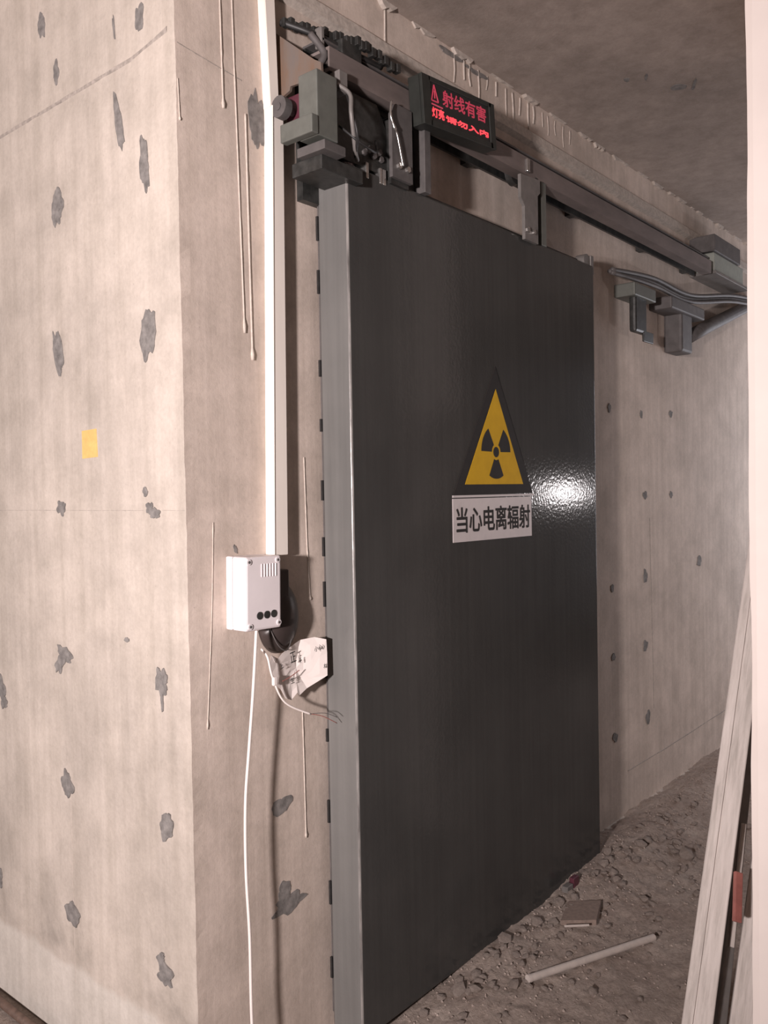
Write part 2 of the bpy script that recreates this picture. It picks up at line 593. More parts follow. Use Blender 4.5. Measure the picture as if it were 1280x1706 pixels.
for i, (x, z, w_, h_, t_, _) in enumerate(patchesB):
    bm = bmesh.new()
    prism(bm, blob(x, z, w_, h_, i + 40, 30, .33, t_), 'y', YB - .0012 - i * .00012, YB + .004)
    link('mortar_patch', bm, 'mortar', wall_back)
for i, (x, y, w_, h_) in enumerate([(3.207, 1.211, .06, .05), (3.23, 1.16, .09, .012), (3.05, 1.27, .05, .012), (3.02, 1.33, .03, .02)]):
    bm = bmesh.new()
    prism(bm, blob(x, y, w_, h_, i + 90, 16, .3, .5), 'z', ZC - .0015, ZC + .003)
    link('mortar_patch', bm, 'mortar', ceiling)

# formwork seams: thin raised or recessed-looking ribs


def seam_strip(parent, mat, pts, width, proud, plane):
    """polyline of (u, z) on plane 'A' (u = y) or 'B' (u = x)"""
    bm = bmesh.new()
    fine = []
    for (a, b) in zip(pts[:-1], pts[1:]):
        L = math.hypot(b[0] - a[0], b[1] - a[1]); k = max(2, int(L / .04))
        fine += [(a[0] + (b[0] - a[0]) * i / k, a[1] + (b[1] - a[1]) * i / k) for i in range(k)]
    fine.append(pts[-1])
    d = Vector((pts[-1][0] - pts[0][0], pts[-1][1] - pts[0][1])).normalized()
    nx, nz = -d.y, d.x
    rings = []
    for i, (u, z) in enumerate(fine):
        wv = width * (.7 + .5 * noise.noise(Vector((u * 30, z * 30, 2)))) / 2
        off = .0015 * noise.noise(Vector((u * 8, z * 8, 5)))
        q = []
        for s, pr_ in ((-1, -.002), (-.5, proud), (.5, proud), (1, -.002)):
            uu, zz = u + nx * (wv * s + off), z + nz * (wv * s + off)
            q.append(bm.verts.new((XA - pr_, uu, zz) if plane == 'A' else (uu, YB - pr_, zz)))
        rings.append(q)
    for i in range(len(rings) - 1):
        for k in range(3):
            bm.faces.new((rings[i][k], rings[i][k + 1], rings[i + 1][k + 1], rings[i + 1][k]))
    return link('formwork_seam', bm, mat, parent)


seam_strip(wall_left, 'seam_dark', [(YB + .03, 2.620), (YB + .18, 2.598), (6.4, 2.592)], .022, .0015, 'A')
seam_strip(wall_left, 'seam_dark', [(YB + .005, 1.464), (1.78, 1.464)], .0025, .0006, 'A')
seam_strip(wall_left, 'seam_dark', [(1.86, 1.464), (6.4, 1.464)], .0025, .0006, 'A')
seam_strip(wall_left, 'seam', [(2.25, .66), (2.25, .10)], .003, .0006, 'A')
seam_strip(wall_back, 'seam_dark', [(XA + .005, 2.580), (1.47, 2.560)], .006, .0008, 'B')
seam_strip(wall_back, 'seam_dark', [(4.03, 1.35), (4.06, .405)], .010, .001, 'B')
seam_strip(wall_back, 'seam_dark', [(3.75, .175), (4.2, .17), (6.5, .19)], .012, .001, 'B')
seam_strip(wall_back, 'seam', [(2.052, 2.98), (2.050, 2.87)], .010, .004, 'B')
# hand-trowelled drips of cement slurry
for pts, r0 in [([(1.402, 2.99), (1.404, 2.735), (1.408, 2.47)], .0030), ([(1.443, 2.99), (1.443, 2.752), (1.452, 2.35), (1.462, 1.915)], .0028),
                ([(1.480, 2.479), (1.483, 2.2), (1.487, 1.848)], .0036), ([(1.641, .90), (1.643, .75), (1.645, .545)], .0024),
                ([(1.270, 2.495), (1.274, 2.397)], .0018), ([(1.346, 1.432), (1.335, 1.2), (1.314, .922)], .0016),
                ([(1.666, 1.60), (1.672, 1.35), (1.68, 1.202)], .0024)]:
    bm = bmesh.new()
    sp = spline([(p[0], YB - .0005, p[1]) for p in pts], 14)
    k = len(sp)
    rad = [r0 * (.8 + .35 * noise.noise(Vector((0, 0, p.z * 40)))) for p in sp]
    rad[-1] = r0 * 1.3; rad[-2] = r0 * 1.7
    tube(bm, sp, rad, 6)
    link('slurry_drip', bm, 'drip', wall_back, smooth=True)
# vertical streak ribs under the ceiling, right of the display
r3 = random.Random(11)
for i in range(16):
    x = 2.42 + i * .055 + r3.uniform(-.02, .02)
    z0 = 2.985; z1 = z0 - r3.uniform(.05, .13)
    bm = bmesh.new()
    sp = spline([(x, YB - .0005, z0), (x + r3.uniform(-.006, .006), YB - .0005, (z0 + z1) / 2), (x + r3.uniform(-.008, .008), YB, z1)], 5)
    tube(bm, sp, r3.uniform(.0025, .005), 5)
    link('slurry_drip', bm, 'seam', wall_back, smooth=True)

# ------------------------------------------------------------------ sliding door
DX0, DX1, DY, DYB, DZ = 1.722, 3.193, 1.555, 1.668, 2.392
door = thing('door_1', (DX0, (DY + DYB) / 2, 0.0), 'tall dark grey steel shielding door hanging in front of the concrete wall', 'door', kind='structure')
bm = bmesh.new()
vs = box(bm, DX0, DX1, DY, DYB, -.022, DZ)
bmesh.ops.bevel(bm, geom=bm.edges[:], offset=.008, segments=5, affect='EDGES', profile=0.5)
for f_ in bm.faces:
    f_.smooth = f_.calc_area() < .06
for f_ in bm.faces:
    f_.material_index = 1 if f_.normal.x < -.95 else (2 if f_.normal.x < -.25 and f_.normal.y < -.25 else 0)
leaf = link('door_leaf', bm, 'door', door)
leaf.data.materials.append(MAT['door_edge'])
leaf.data.materials.append(MAT['worn_highlight'])
# thin black pads standing in for the shaded gaps between door and wall
r4 = random.Random(5)
z = .12
while z < 2.3:
    h = r4.uniform(.035, .075)
    link('dark_gap_pad', B(DX0 - .001, DX0 + .05, DYB - .001, DYB + .006, z, z + h), 'black', door)
    z += r4.uniform(.13, .24)
# lead sheet lip at the rear edge
link('rear_lip', B(DX0 + .006, DX1 - .02, DYB - .001, DYB + .006, .02, DZ - .02), 'steel', door)
# crumbly plaster lump on the rear corner of the top edge
bm = bmesh.new()
bmesh.ops.create_icosphere(bm, subdivisions=3, radius=1)
for v in bm.verts:
    k = 1 + .25 * noise.noise(v.co * 3.1) + .12 * noise.noise(v.co * 8)
    v.co = Vector((DX0 + .030 + v.co.x * .032 * k, 1.615 + v.co.y * .050 * k, DZ + .006 + v.co.z * .017 * k))
link('plaster_lump', bm, 'gunk', door)
# top edge fittings
link('top_angle', B(DX0 + .12, DX1 - .02, 1.60, 1.64, DZ - .002, DZ + .028, bev=.003), 'steel_dark', door)
for x in (1.80, 1.86, 1.875):
    link('top_clip', B(x, x + .012, DY - .003, DY + .03, DZ - .022, DZ + .022, bev=.002), 'bright', door)
bm = bmesh.new()
cyl(bm, (3.165, 1.57, DZ + .02), (3.165, 1.61, DZ + .02), .026, 18)
link('end_roller', bm, 'steel_light', door)
link('end_roller_bracket', B(3.19, 3.215, 1.565, 1.615, DZ - .03, DZ + .045, bev=.003), 'steel_light', door)


def hanger(x0, x1, z0, z1, mat, shape='plain', rib=True):
    h = None
    bm = bmesh.new()
    if shape == 'plain':
        prism(bm, [(x0, z0), (x1, z0), (x1, z1), (x0 + .02, z1), (x0, z1 - .03)], 'y', 1.535, 1.547)
    else:
        prism(bm, [(x0 + .02, z0), (x1, z0), (x1, z1 - .06), (x1 + .018, z1 - .045), (x1 + .018, z1), (x0 - .005, z1 - .01), (x0 - .005, z1 - .09), (x0 + .02, z1 - .115)], 'y', 1.535, 1.547)
    h = link('hanger_plate', bm, mat, door)
    link('bolt', hexbolt(((x0 + x1) / 2 - .02, 1.535, z0 + .035)), 'bright', h)
    link('bolt', hexbolt(((x0 + x1) / 2 + .02, 1.535, z0 + .035)), 'bright', h)
    return h


def hexbolt(p, r=.009, d=.008, y=None):
    bm = bmesh.new()
    cyl(bm, (p[0], p[1] - d, p[2]), (p[0], p[1] + .006, p[2]), r, 6)
    return bm


link('hanger_spacer', B(1.90, 1.98, 1.545, 1.60, 2.38, 2.56), 'steel_dark', door)
hanger(1.895, 1.988, 2.395, 2.605, 'steel')
bm = B(2.048, 2.078, 1.535, 1.60, 2.39, 2.595, bev=.002)
link('hanger_rib', bm, 'steel', door)
link('hanger_spacer', B(2.00, 2.045, 1.575, 1.60, 2.39, 2.58), 'steel_dark', door)
hanger(2.605, 2.715, 2.375, 2.605, 'steel_light', 'stepped')
link('hanger_rib', B(2.765, 2.800, 1.548, 1.60, 2.385, 2.615, bev=.002), 'steel_green', door)
link('hanger_rib', B(2.728, 2.745, 1.550, 1.60, 2.385, 2.62, bev=.002), 'steel_dark', door)
# rollers behind the plates (ride the rail)
for x in (1.94, 2.68, 1.74):
    bm = bmesh.new()
    cyl(bm, (x, 1.60, 2.635), (x, 1.625, 2.635), .042, 20)
    link('roller', bm, 'steel_dark', door, smooth=False)

# left drive block: stacked steel blocks carried on the door's left end
blk = link('drive_block', B(1.572, 1.648, 1.515, 1.582, 2.408, 2.575, bev=.003), 'steel_green', door)
link('block_foot', B(1.548, 1.5725, 1.512, 1.628, 2.408, 2.455, bev=.003), 'steel_green', door)
link('block_shim', B(1.58, 1.66, 1.500, 1.60, 2.372, 2.396, bev=.002), 'steel', door)
link('block_base', B(1.60, 1.76, 1.53, 1.640, 2.335, 2.372, bev=.002), 'steel_dark', door)
bm = bmesh.new()
cyl(bm, (1.548, 1.632, 2.505), (1.572, 1.632, 2.505), .028, 20)
cyl(bm, (1.545, 1.632, 2.505), (1.60, 1.632, 2.505), .010, 12)
link('guide_roller', bm, 'steel', door)
link('roller_bracket', B(1.60, 1.625, 1.60, 1.655, 2.44, 2.55, bev=.002), 'maroon', door)
# greasy drive housing between block and first hanger
bm = bmesh.new()
prism(bm, [(1.66, 2.40), (1.90, 2.40), (1.90, 2.53), (1.86, 2.59), (1.70, 2.59), (1.66, 2.56)], 'y', 1.56, 1.64)
link('drive_housing', bm, 'steel_dark', door)
link('gusset', B(1.668, 1.70, 1.525, 1.56, 2.555, 2.61, bev=.002), 'steel_light', door)
for pts, r_, m_ in [
    ([(1.665, 1.53, 2.57), (1.68, 1.50, 2.54), (1.672, 1.49, 2.49), (1.69, 1.50, 2.45), (1.72, 1.52, 2.41), (1.75, 1.54, 2.40)], .006, 'steel_light'),
    ([(1.70, 1.53, 2.56), (1.685, 1.50, 2.50), (1.695, 1.49, 2.44), (1.73, 1.53, 2.40)], .004, 'black'),
    ([(1.68, 1.54, 2.47), (1.70, 1.50, 2.43), (1.76, 1.50, 2.42), (1.82, 1.53, 2.44), (1.84, 1.55, 2.48)], .0035, 'black')]:
    bm = bmesh.new()
    tube(bm, spline(pts, 6), r_, 8)
    link('drive_cable', bm, m_, door, smooth=True)
bm = bmesh.new()
for i in range(7):
    a = 1.80 + i * .012
    cyl(bm, (a, 1.553 - .004 * (i % 2), 2.44 + .008 * (i % 3)), (a, 1.56, 2.44 + .008 * (i % 3)), .009, 6)
link('chain_link_row', bm, 'steel', door)

# ------------------------------------------------------------------ rail on the wall
rail = thing('overhead_rail', (1.60, 1.60, 2.60), 'long dark steel rail channel fixed to the wall above the door', 'rail')
bm = bmesh.new()
prism(bm, [(1.552, 2.612), (1.600, 2.612), (1.600, 2.622), (1.558, 2.622), (1.558, 2.668), (1.640, 2.668), (1.640, 2.676), (1.552, 2.676)], 'x', 1.66, 4.55)
link('rail_channel', bm, 'rail_paint', rail)
link('rail_web', B(1.66, 4.55, 1.640, 1.650, 2.615, 2.700), 'steel_dark', rail)
link('rail_top_flange', B(1.66, 4.58, 1.575, 1.650, 2.700, 2.706), 'steel', rail)
for x in (1.70, 2.45, 3.2, 3.9, 4.45):
    link('wall_bracket', B(x, x + .04, 1.645, YB + .002, 2.62, 2.70), 'steel_dark', rail)
bm = bmesh.new()
prism(bm, [(YB - .001, 2.728), (1.540, 2.610), (1.517, 2.596), (1.515, 2.566), (1.528, 2.562), (1.629, 2.570), (1.632, 2.560), (YB - .001, 2.545)], 'x', 1.590, 1.598)
link('end_plate', bm, 'rust', rail)
# greasy drive chain and clamp lying on top of the rail's left end
bm = bmesh.new()
for i in range(26):
    t_ = i / 25
    x = 1.600 + .34 * t_
    y = 1.655 - .105 * min(1, t_ * 1.8)
    zz = 2.748 - .035 * t_ + .004 * math.sin(i * 2.1)
    box(bm, x - .008, x + .008, y - (.010 if i % 2 else .006), y + (.010 if i % 2 else .006), zz - .012, zz + .012, bev=.002)
ch = link('drive_chain', bm, 'steel_dark', rail)
bm = bmesh.new()
tube(bm, spline([(1.598, 1.668, 2.752), (1.61, 1.645, 2.742), (1.66, 1.60, 2.72), (1.75, 1.58, 2.71), (1.90, 1.575, 2.715)], 8), .009, 8)
link('power_cable', bm, 'black', rail, smooth=True)
bm = bmesh.new()
tube(bm, spline([(1.64, 1.60, 2.715), (1.66, 1.57, 2.66), (1.645, 1.58, 2.62), (1.68, 1.57, 2.60), (1.74, 1.57, 2.63)], 8), .010, 8)
link('power_cable', bm, 'steel', rail, smooth=True)
link('chain_clamp', B(1.655, 1.668, 1.575, 1.60, 2.68, 2.735, bev=.003), 'steel_light', rail)
link('chain_clamp', B(1.72, 1.80, 1.56, 1.64, 2.68, 2.725, bev=.004), 'steel_dark', rail)
link('rail_clip', B(2.655, 2.675, 1.540, 1.552, 2.62, 2.665, bev=.002), 'bright', rail)
# steel sheet closing the gap behind the drive
link('backing_sheet', B(1.66, 2.12, 1.660, YB + .001, 2.30, 2.62), 'steel_dark', rail)

# far end: pulley box and idle arm
pb = thing('pulley_box', (5.0, 1.6, 2.75), 'pale green metal box at the far end of the overhead rail', 'metal box')
link('box_body', B(4.62, 5.10, 1.56, YB + .002, 2.640, 2.740, bev=.006), 'pale_green', pb)
link('box_flange', B(4.60, 5.02, 1.55, YB + .002, 2.742, 2.83, bev=.004), 'steel', pb)
link('box_tray', B(4.60, 5.16, 1.545, YB + .002, 2.622, 2.638, bev=.002), 'steel_light', pb)
# dark drop tabs below, beyond the door
st = thing('stop_bracket', (3.8, 1.62, 2.3), 'dark steel stop tab hanging on the wall just beyond the door top', 'bracket')
link('tab', B(3.70, 3.83, 1.60, 1.635, 2.205, 2.40, bev=.012), 'steel_dark', st)
link('tab_finger', B(3.79, 3.90, 1.60, 1.61, 2.17, 2.22, bev=.003), 'steel_dark', st)
link('tab_head', B(3.66, 3.90, 1.585, YB + .002, 2.36, 2.42, bev=.006), 'steel_green', st)
st2 = thing('pipe_bracket', (4.3, 1.62, 2.3), 'rounded steel drop bracket on the far wall holding a slanting pipe', 'bracket')
link('tab', B(4.23, 4.38, 1.59, YB + .002, 2.175, 2.39, bev=.014), 'steel', st2)
link('tab_head', B(4.05, 4.50, 1.57, YB + .002, 2.36, 2.42, bev=.008), 'steel', st2)
bm = bmesh.new()
tube(bm, [(4.384, 1.625, 2.262), (4.70, 1.64, 2.36), (5.6, 1.645, 2.64)], .035, 14)
pp = tag(link('slanting_pipe', bm, 'steel', smooth=True), 'grey pipe slanting up along the far wall beside the white pillar', 'pipe')
for k in range(2):
    pass
bm = bmesh.new()
for dz, dy in ((0, 0), (.018, .012), (.034, .0)):
    tube(bm, spline([(3.50, 1.62 + dy, 2.435 + dz * .4), (3.9, 1.60 + dy, 2.445 + dz), (4.4, 1.61 + dy, 2.45 + dz), (5.0, 1.58 + dy, 2.54 + dz), (5.7, 1.56 + dy, 2.60 + dz)], 8), .010, 8)
tag(link('cable_bundle', bm, 'steel', smooth=True), 'bundle of grey cables strung along the far wall under the rail', 'cables')

# ------------------------------------------------------------------ red display box
dsp = thing('led_display', (2.0, 1.5, 2.57), 'black box display with glowing red warning letters above the door', 'display')
dsp_local = Matrix.Translation((2.002, 1.50, 2.568)) @ Matrix.Rotation(-math.radians(5.2), 4, 'Y')
dsp.matrix_world = Matrix.Identity(4)
dsp.location = (2.002, 1.50, 2.568)
dsp.rotation_euler = (0, -math.radians(5.2), 0)
WORLD[dsp.name] = (0, 0, 0)
W_, H_ = .388, .142
bm = B(0, W_, .004, .050, 0, H_, bev=.003)
hs = link('housing', bm, 'housing', dsp)
bm = bmesh.new()
for a in ((0, .040, 0, H_), (W_ - .030, W_, 0, H_), (.034, W_ - .02, 0, .018), (.034, W_ - .02, H_ - .014, H_)):
    box(bm, a[0], a[1], -.002, .010, a[2], a[3], bev=.001)
link('bezel', bm, 'housing', dsp)
link('screen', B(.040, W_ - .030, .002, .005, .018, H_ - .014), 'black', dsp)


def dtext(nm, s, x, z, wid, hei, mat, bold=.0):
    o = text_mesh(nm, s, .05, x, .0018, z, mat, dsp, .0004, bold, width=wid, height=hei)
    o.location = (0, 0, 0)
    return o


bm = bmesh.new()
for (p, q) in (((.046, .076), (.062, .122)), ((.062, .122), (.080, .076)), ((.080, .076), (.046, .076)), ((.063, .084), (.063, .106))):
    tube(bm, [(p[0], .0015, p[1]), (q[0], .0015, q[1])], .0022, 5)
link('lit_triangle', bm, 'led', dsp)
dtext('lit_writing', '射线有害', .104, .074, .236, .046, 'led', .0008)
bm = bmesh.new()
tube(bm, [(.044, .0015, .066), (.100, .0015, .064)], .0022, 5)
link('lit_line', bm, 'led', dsp)
dtext('lit_writing', '灯亮', .046, .030, .060, .028, 'led_bright', .0008)
dtext('lit_writing', '请勿入内', .116, .031, .232, .017, 'led_bright', .0014)

# ------------------------------------------------------------------ radiation sign on the door
sg = thing('warning_sign', (2.435, DY, 1.49), 'yellow triangle radiation trefoil sign with black border on the grey door', 'sign')


def tri(bm, pts, y0, y1):
    prism(bm, pts, 'y', y0, y1)


bm = bmesh.new(); tri(bm, [(2.193, 1.487), (2.682, 1.487), (2.446, 1.914)], DY - .0022, DY)
link('border', bm, 'ink', sg)
bm = bmesh.new(); tri(bm, [(2.256, 1.519), (2.616, 1.519), (2.446, 1.838)], DY - .0030, DY - .0020)
link('yellow_field', bm, 'yellow', sg)
tc = (2.4425, 1.627)


def sector(a0, a1, r0, r1, n=10):
    return [(tc[0] + r1 * math.cos(a0 + (a1 - a0) * i / n), tc[1] + r1 * math.sin(a0 + (a1 - a0) * i / n)) for i in range(n + 1)] + \
           [(tc[0] + r0 * math.cos(a1 + (a0 - a1) * i / n), tc[1] + r0 * math.sin(a1 + (a0 - a1) * i / n)) for i in range(n + 1)]


for a in (0, 120, 240):
    bm = bmesh.new()
    tri(bm, sector(math.radians(a + 1), math.radians(a + 59) if 0 else math.radians(a + 59), .027, .090), DY - .0036, DY - .0028) if a == 0 else \
        tri(bm, sector(math.radians(a + 1), math.radians(a + 59), .027, .090), DY - .0036, DY - .0028)
    link('trefoil_blade', bm, 'ink', sg)
bm = bmesh.new(); tri(bm, [(tc[0] + .0175 * math.cos(k * math.pi / 12), tc[1] + .0175 * math.sin(k * math.pi / 12)) for k in range(24)], DY - .0036, DY - .0028)
link('trefoil_hub', bm, 'ink', sg)
link('bottom_edging', B(2.188, 2.688, DY - .0032, DY - .0005, 1.4775, 1.4845), 'plate', sg)

tp = thing('text_plate', (2.43, DY, 1.335), 'white plate with bold black Chinese characters below the radiation triangle', 'sign')
bm = bmesh.new(); tri(bm, [(2.188, 1.336), (2.672, 1.334), (2.672, 1.474), (2.188, 1.474)], DY - .0022, DY)
link('plate', bm, 'plate', tp)
text_mesh('writing', '当心电离辐射', .08, 2.207, DY - .0024, 1.3655, 'ink', tp, .0004, .0015, width=.452, height=.080)

# ------------------------------------------------------------------ trunking, control box, cables on the near strip of back wall
tk = thing('cable_trunking', (1.545, YB, 1.34), 'cream plastic cable trunking running down the wall to the white control box', 'trunking')


def quad_bar(xb0, xb1, zb, xt0, xt1, zt, dp):
    bm = bmesh.new()
    v = [bm.verts.new(p) for p in ((xb0, YB + .001, zb), (xb1, YB + .001, zb), (xb1, YB - dp, zb), (xb0, YB - dp, zb),
                                   (xt0, YB + .001, zt), (xt1, YB + .001, zt), (xt1, YB - dp, zt), (xt0, YB - dp, zt))]
    for f in ((0, 1, 2, 3), (4, 5, 6, 7), (0, 1, 5, 4), (1, 2, 6, 5), (2, 3, 7, 6), (3, 0, 4, 7)):
        bm.faces.new([v[i] for i in f])
    bmesh.ops.bevel(bm, geom=bm.edges[:], offset=.0012, segments=2, affect='EDGES')
    return bm


link('lower_channel', quad_bar(1.519, 1.571, 1.338, 1.5455, 1.587, 2.515, .030), 'trunk', tk)
link('upper_channel', quad_bar(1.543, 1.574, 2.510, 1.522, 1.560, 2.99, .028), 'trunk', tk)
link('cover_lip', quad_bar(1.5200, 1.5225, 1.338, 1.5460, 1.5485, 2.515, .0325), 'trunk', tk)

cb = thing('control_box', (1.44, YB, 1.16), 'white plastic control box with three dark holes at the foot of the trunking', 'control box')
tiltm = Matrix.Translation((1.44, 0, 1.25)) @ Matrix.Rotation(math.radians(1.2), 4, 'Y') @ Matrix.Translation((-1.44, 0, -1.25))
link('box_base', B(1.382, 1.499, 1.662, YB + .001, 1.159, 1.344, bev=.004, mat=tiltm), 'white', cb)
link('gap_strip', B(1.385, 1.496, 1.658, 1.663, 1.166, 1.341, mat=tiltm), 'steel', cb)
lid = link('box_lid', B(1.380, 1.499, 1.606, 1.6595, 1.159, 1.344, bev=.006, mat=tiltm), 'white', cb)
for x, z in ((1.391, 1.332), (1.487, 1.332), (1.391, 1.172), (1.487, 1.172)):
    bm = bmesh.new(); cyl(bm, (x, 1.6035, z), (x, 1.608, z), .0072, 16)
    link('screw_boss', bm, 'white', cb, smooth=False)
    bm = bmesh.new(); cyl(bm, (x, 1.6025, z), (x, 1.604, z), .0036, 8)
    link('screw', bm, 'steel', cb)
for x in (1.4235, 1.4475, 1.471):
    bm = bmesh.new(); cyl(bm, (x, 1.6045, 1.196), (x, 1.608, 1.196), .0098, 20)
    link('round_hole', bm, 'steel_dark', cb)
for i in range(6):
    x = 1.430 + i * .0095
    link('vent_rib', B(x, x + .003, 1.6040, 1.607, 1.292, 1.325, bev=.0008, mat=tiltm), 'white', cb)

hn = thing('sounder_horn', (1.535, YB, 1.16), 'dark brown rounded plastic sounder peeking out below the white control box', 'sounder')
bm = bmesh.new()
bmesh.ops.create_uvsphere(bm, u_segments=32, v_segments=20, radius=1)
for v in bm.verts:
    v.co = Vector((1.549 + v.co.x * .068, YB - .002 - max(0, -v.co.y) * .050, 1.172 + v.co.z * .098))
    if v.co.z > 1.152: v.co.x = max(v.co.x, 1.503)
link('bowl', bm, 'horn', hn, smooth=True)
link('mount_block', B(1.504, 1.562, 1.642, YB + .001, 1.20, 1.30, bev=.004), 'horn', hn)
bm = bmesh.new()
tube(bm, spline([(1.497, 1.650, 1.150), (1.515, 1.640, 1.105), (1.540, 1.636, 1.088), (1.565, 1.644, 1.108), (1.575, 1.65, 1.15)], 6), .0015, 6)
link('rim_ring', bm, 'steel', hn, smooth=True)

bm = bmesh.new()
tube(bm, spline([(1.425, 1.622, 1.165), (1.423, 1.620, 1.151), (1.409, 1.620, 1.01), (1.391, 1.620, .863), (1.376, 1.620, .732), (1.373, 1.62, .567), (1.380, 1.62, .398), (1.381, 1.62, .187), (1.384, 1.61, .04), (1.40, 1.56, -.06), (1.50, 1.45, -.078)], 10), .0040, 10)
tag(link('hanging_cable', bm, 'cable', smooth=True), 'thin white cable hanging from the control box down to the floor', 'cable')

wr = thing('loose_wire', (1.53, 1.63, .95), 'short white cable stub with stripped copper ends below the paper scrap', 'wire')
bm = bmesh.new(); tube(bm, spline([(1.470, 1.655, 1.10), (1.468, 1.63, 1.082), (1.485, 1.630, 1.025), (1.526, 1.630, .954), (1.604, 1.615, .909)], 8), .0028, 8)
link('sheath', bm, 'cable', wr, smooth=True)
bm = bmesh.new(); tube(bm, spline([(1.602, 1.615, .910), (1.64, 1.605, .897), (1.690, 1.60, .868)], 5), .0011, 6)
link('copper_end', bm, 'red', wr, smooth=True)
bm = bmesh.new(); tube(bm, spline([(1.602, 1.615, .910), (1.645, 1.600, .905), (1.680, 1.59, .888)], 5), .0009, 6)
link('copper_end', bm, 'steel', wr, smooth=True)
link('tape_joint', B(1.483, 1.497, 1.624, 1.634, 1.005, 1.028, bev=.003), 'cable', wr)

# torn printed paper
pa = thing('paper_scrap', (1.58, 1.66, .96), 'torn crumpled white printed paper stuck on the wall by the door edge', 'paper')
outline = [(1.486, 1.050), (1.497, 1.081), (1.509, 1.060), (1.535, 1.079), (1.570, 1.094), (1.610, 1.104), (1.650, 1.107), (1.681, 1.098), (1.684, 1.060), (1.682, .998), (1.655, .985), (1.625, .970), (1.598, .957), (1.588, .966), (1.565, .950), (1.545, .958), (1.530, .985), (1.510, 1.000), (1.495, 1.030)]
bm = bmesh.new()
rim = []
cen = Vector((1.595, 1.03))
lay = []
for k, s in enumerate((1.0, .75, .5, .25)):
    lay.append([bm.verts.new((cen.x + (p[0] - cen.x) * s, 1.660 - .42 * max(0, cen.x + (p[0] - cen.x) * s - 1.60) + .004 * noise.noise(Vector((p[0] * 25 * s, p[1] * 25, k))) - (.012 if p[0] < 1.6 else 0) * s, cen.y + (p[1] - cen.y) * s)) for p in outline])
cv = bm.verts.new((cen.x, 1.658, cen.y))
n = len(outline)
for a, b in zip(lay[:-1], lay[1:]):
    for i in range(n):
        bm.faces.new((a[i], a[(i + 1) % n], b[(i + 1) % n], b[i]))
for i in range(n):
    bm.faces.new((lay[-1][i], lay[-1][(i + 1) % n], cv))
sh = link('sheet', bm, 'cable', pa)
md = sh.modifiers.new('thickness', 'SOLIDIFY'); md.thickness = .0006
for s, x, z, wd, ht, rot in (('正', 1.560, 1.050, .020, .028, .15), ('生', 1.558, .995, .014, .016, .1), ('小心', 1.632, 1.070, .030, .014, .2), ('上', 1.522, 1.040, .012, .014, .3), ('有', 1.590, 1.045, .008, .016, 0), ('木', 1.665, 1.02, .008, .014, 0)):
    text_mesh('print', s, .02, x, 1.640 if x < 1.6 else 1.622, z, 'steel_dark', pa, .0002, .0001, width=wd, height=ht, rot=rot)
bm = bmesh.new(); tube(bm, spline([(1.522, 1.634, 1.010), (1.55, 1.634, 1.016), (1.585, 1.635, 1.028)], 5), .0012, 5)
link('red_print_line', bm, 'red', pa)

# yellow sticker on the left wall
bm = bmesh.new()
prism(bm, [(2.139, 1.606), (2.062, 1.608), (2.066, 1.684), (2.138, 1.682)], 'x', XA - .0012, XA + .001)
tag(link('yellow_sticker', bm, 'sticker'), 'small yellow square sticker on the pale left concrete wall', 'sticker')

# cable tie hanging on the first hanger
bm = bmesh.new()
tube(bm, spline([(1.885, 1.527, 2.600), (1.878, 1.525, 2.560), (1.892, 1.524, 2.530), (1.905, 1.524, 2.510), (1.922, 1.524, 2.455), (1.930, 1.524, 2.430)], 6), [.0040] * 12 + [.0055] * 3 + [.0028] * 16, 6)
tag(link('keyring_wire', bm, 'bright', smooth=True), 'shiny bent metal hook hanging on the first hanger plate', 'hook')

# ------------------------------------------------------------------ floor guide under the door
gp = thing('guide_post', (2.87, 1.55, -.06), 'small maroon post with pale block under the door bottom edge', 'post')
link('post', B(2.865, 2.905, 1.505, 1.525, -.10, .035, bev=.002), 'maroon', gp)
link('pale_block', B(2.815, 2.858, 1.505, 1.530, -.10, .020, bev=.002), 'steel_light', gp)

bm = bmesh.new()
p0, p1 = Vector((2.275, 1.358, 0)), Vector((2.787, 1.165, 0))
p0.z = floor_z(*p0.xy) + .017; p1.z = floor_z(*p1.xy) + .017
ax = (p1 - p0).normalized()
bm2 = bmesh.new()
tube(bm2, [p0, p0.lerp(p1, .5), p1], .0115, 16)
tube(bm2, [p0 - ax * .001, p0 + ax * .01], .0125, 16)
tag(link('plastic_tube', bm2, 'pvc', smooth=False), 'straight dusty white tube lying on the dirt floor before the door', 'tube')
bm.free()
# flat brown board piece
bm = bmesh.new()
z0 = floor_z(2.73, 1.40)
prism(bm, [(2.62, 1.43), (2.70, 1.335), (2.84, 1.385), (2.76, 1.475)], 'z', z0 - .010, z0 + .010)
tag(link('board_scrap', bm, 'slab'), 'flat square brown board scrap lying in the rubble near the door', 'board')
bm = bmesh.new(); tube(bm, [(2.60, 1.405, z0 + .006), (2.655, 1.34, z0 + .008)], .004, 6)
tag(link('wood_splinter', bm, 'pvc'), 'thin pale splinter lying beside the flat brown board scrap', 'splinter')

# rusty bar on the floor at the foot of the left wall
bm = bmesh.new()
tube(bm, [(1.215, 1.95, -.068), (1.225, 3.2, -.066), (1.232, 5.0, -.066)], .013, 10)
tag(link('floor_pipe', bm, 'brownpipe', smooth=True), 'thin brown pipe lying on the floor along the left wall', 'pipe')

# ------------------------------------------------------------------ rubble


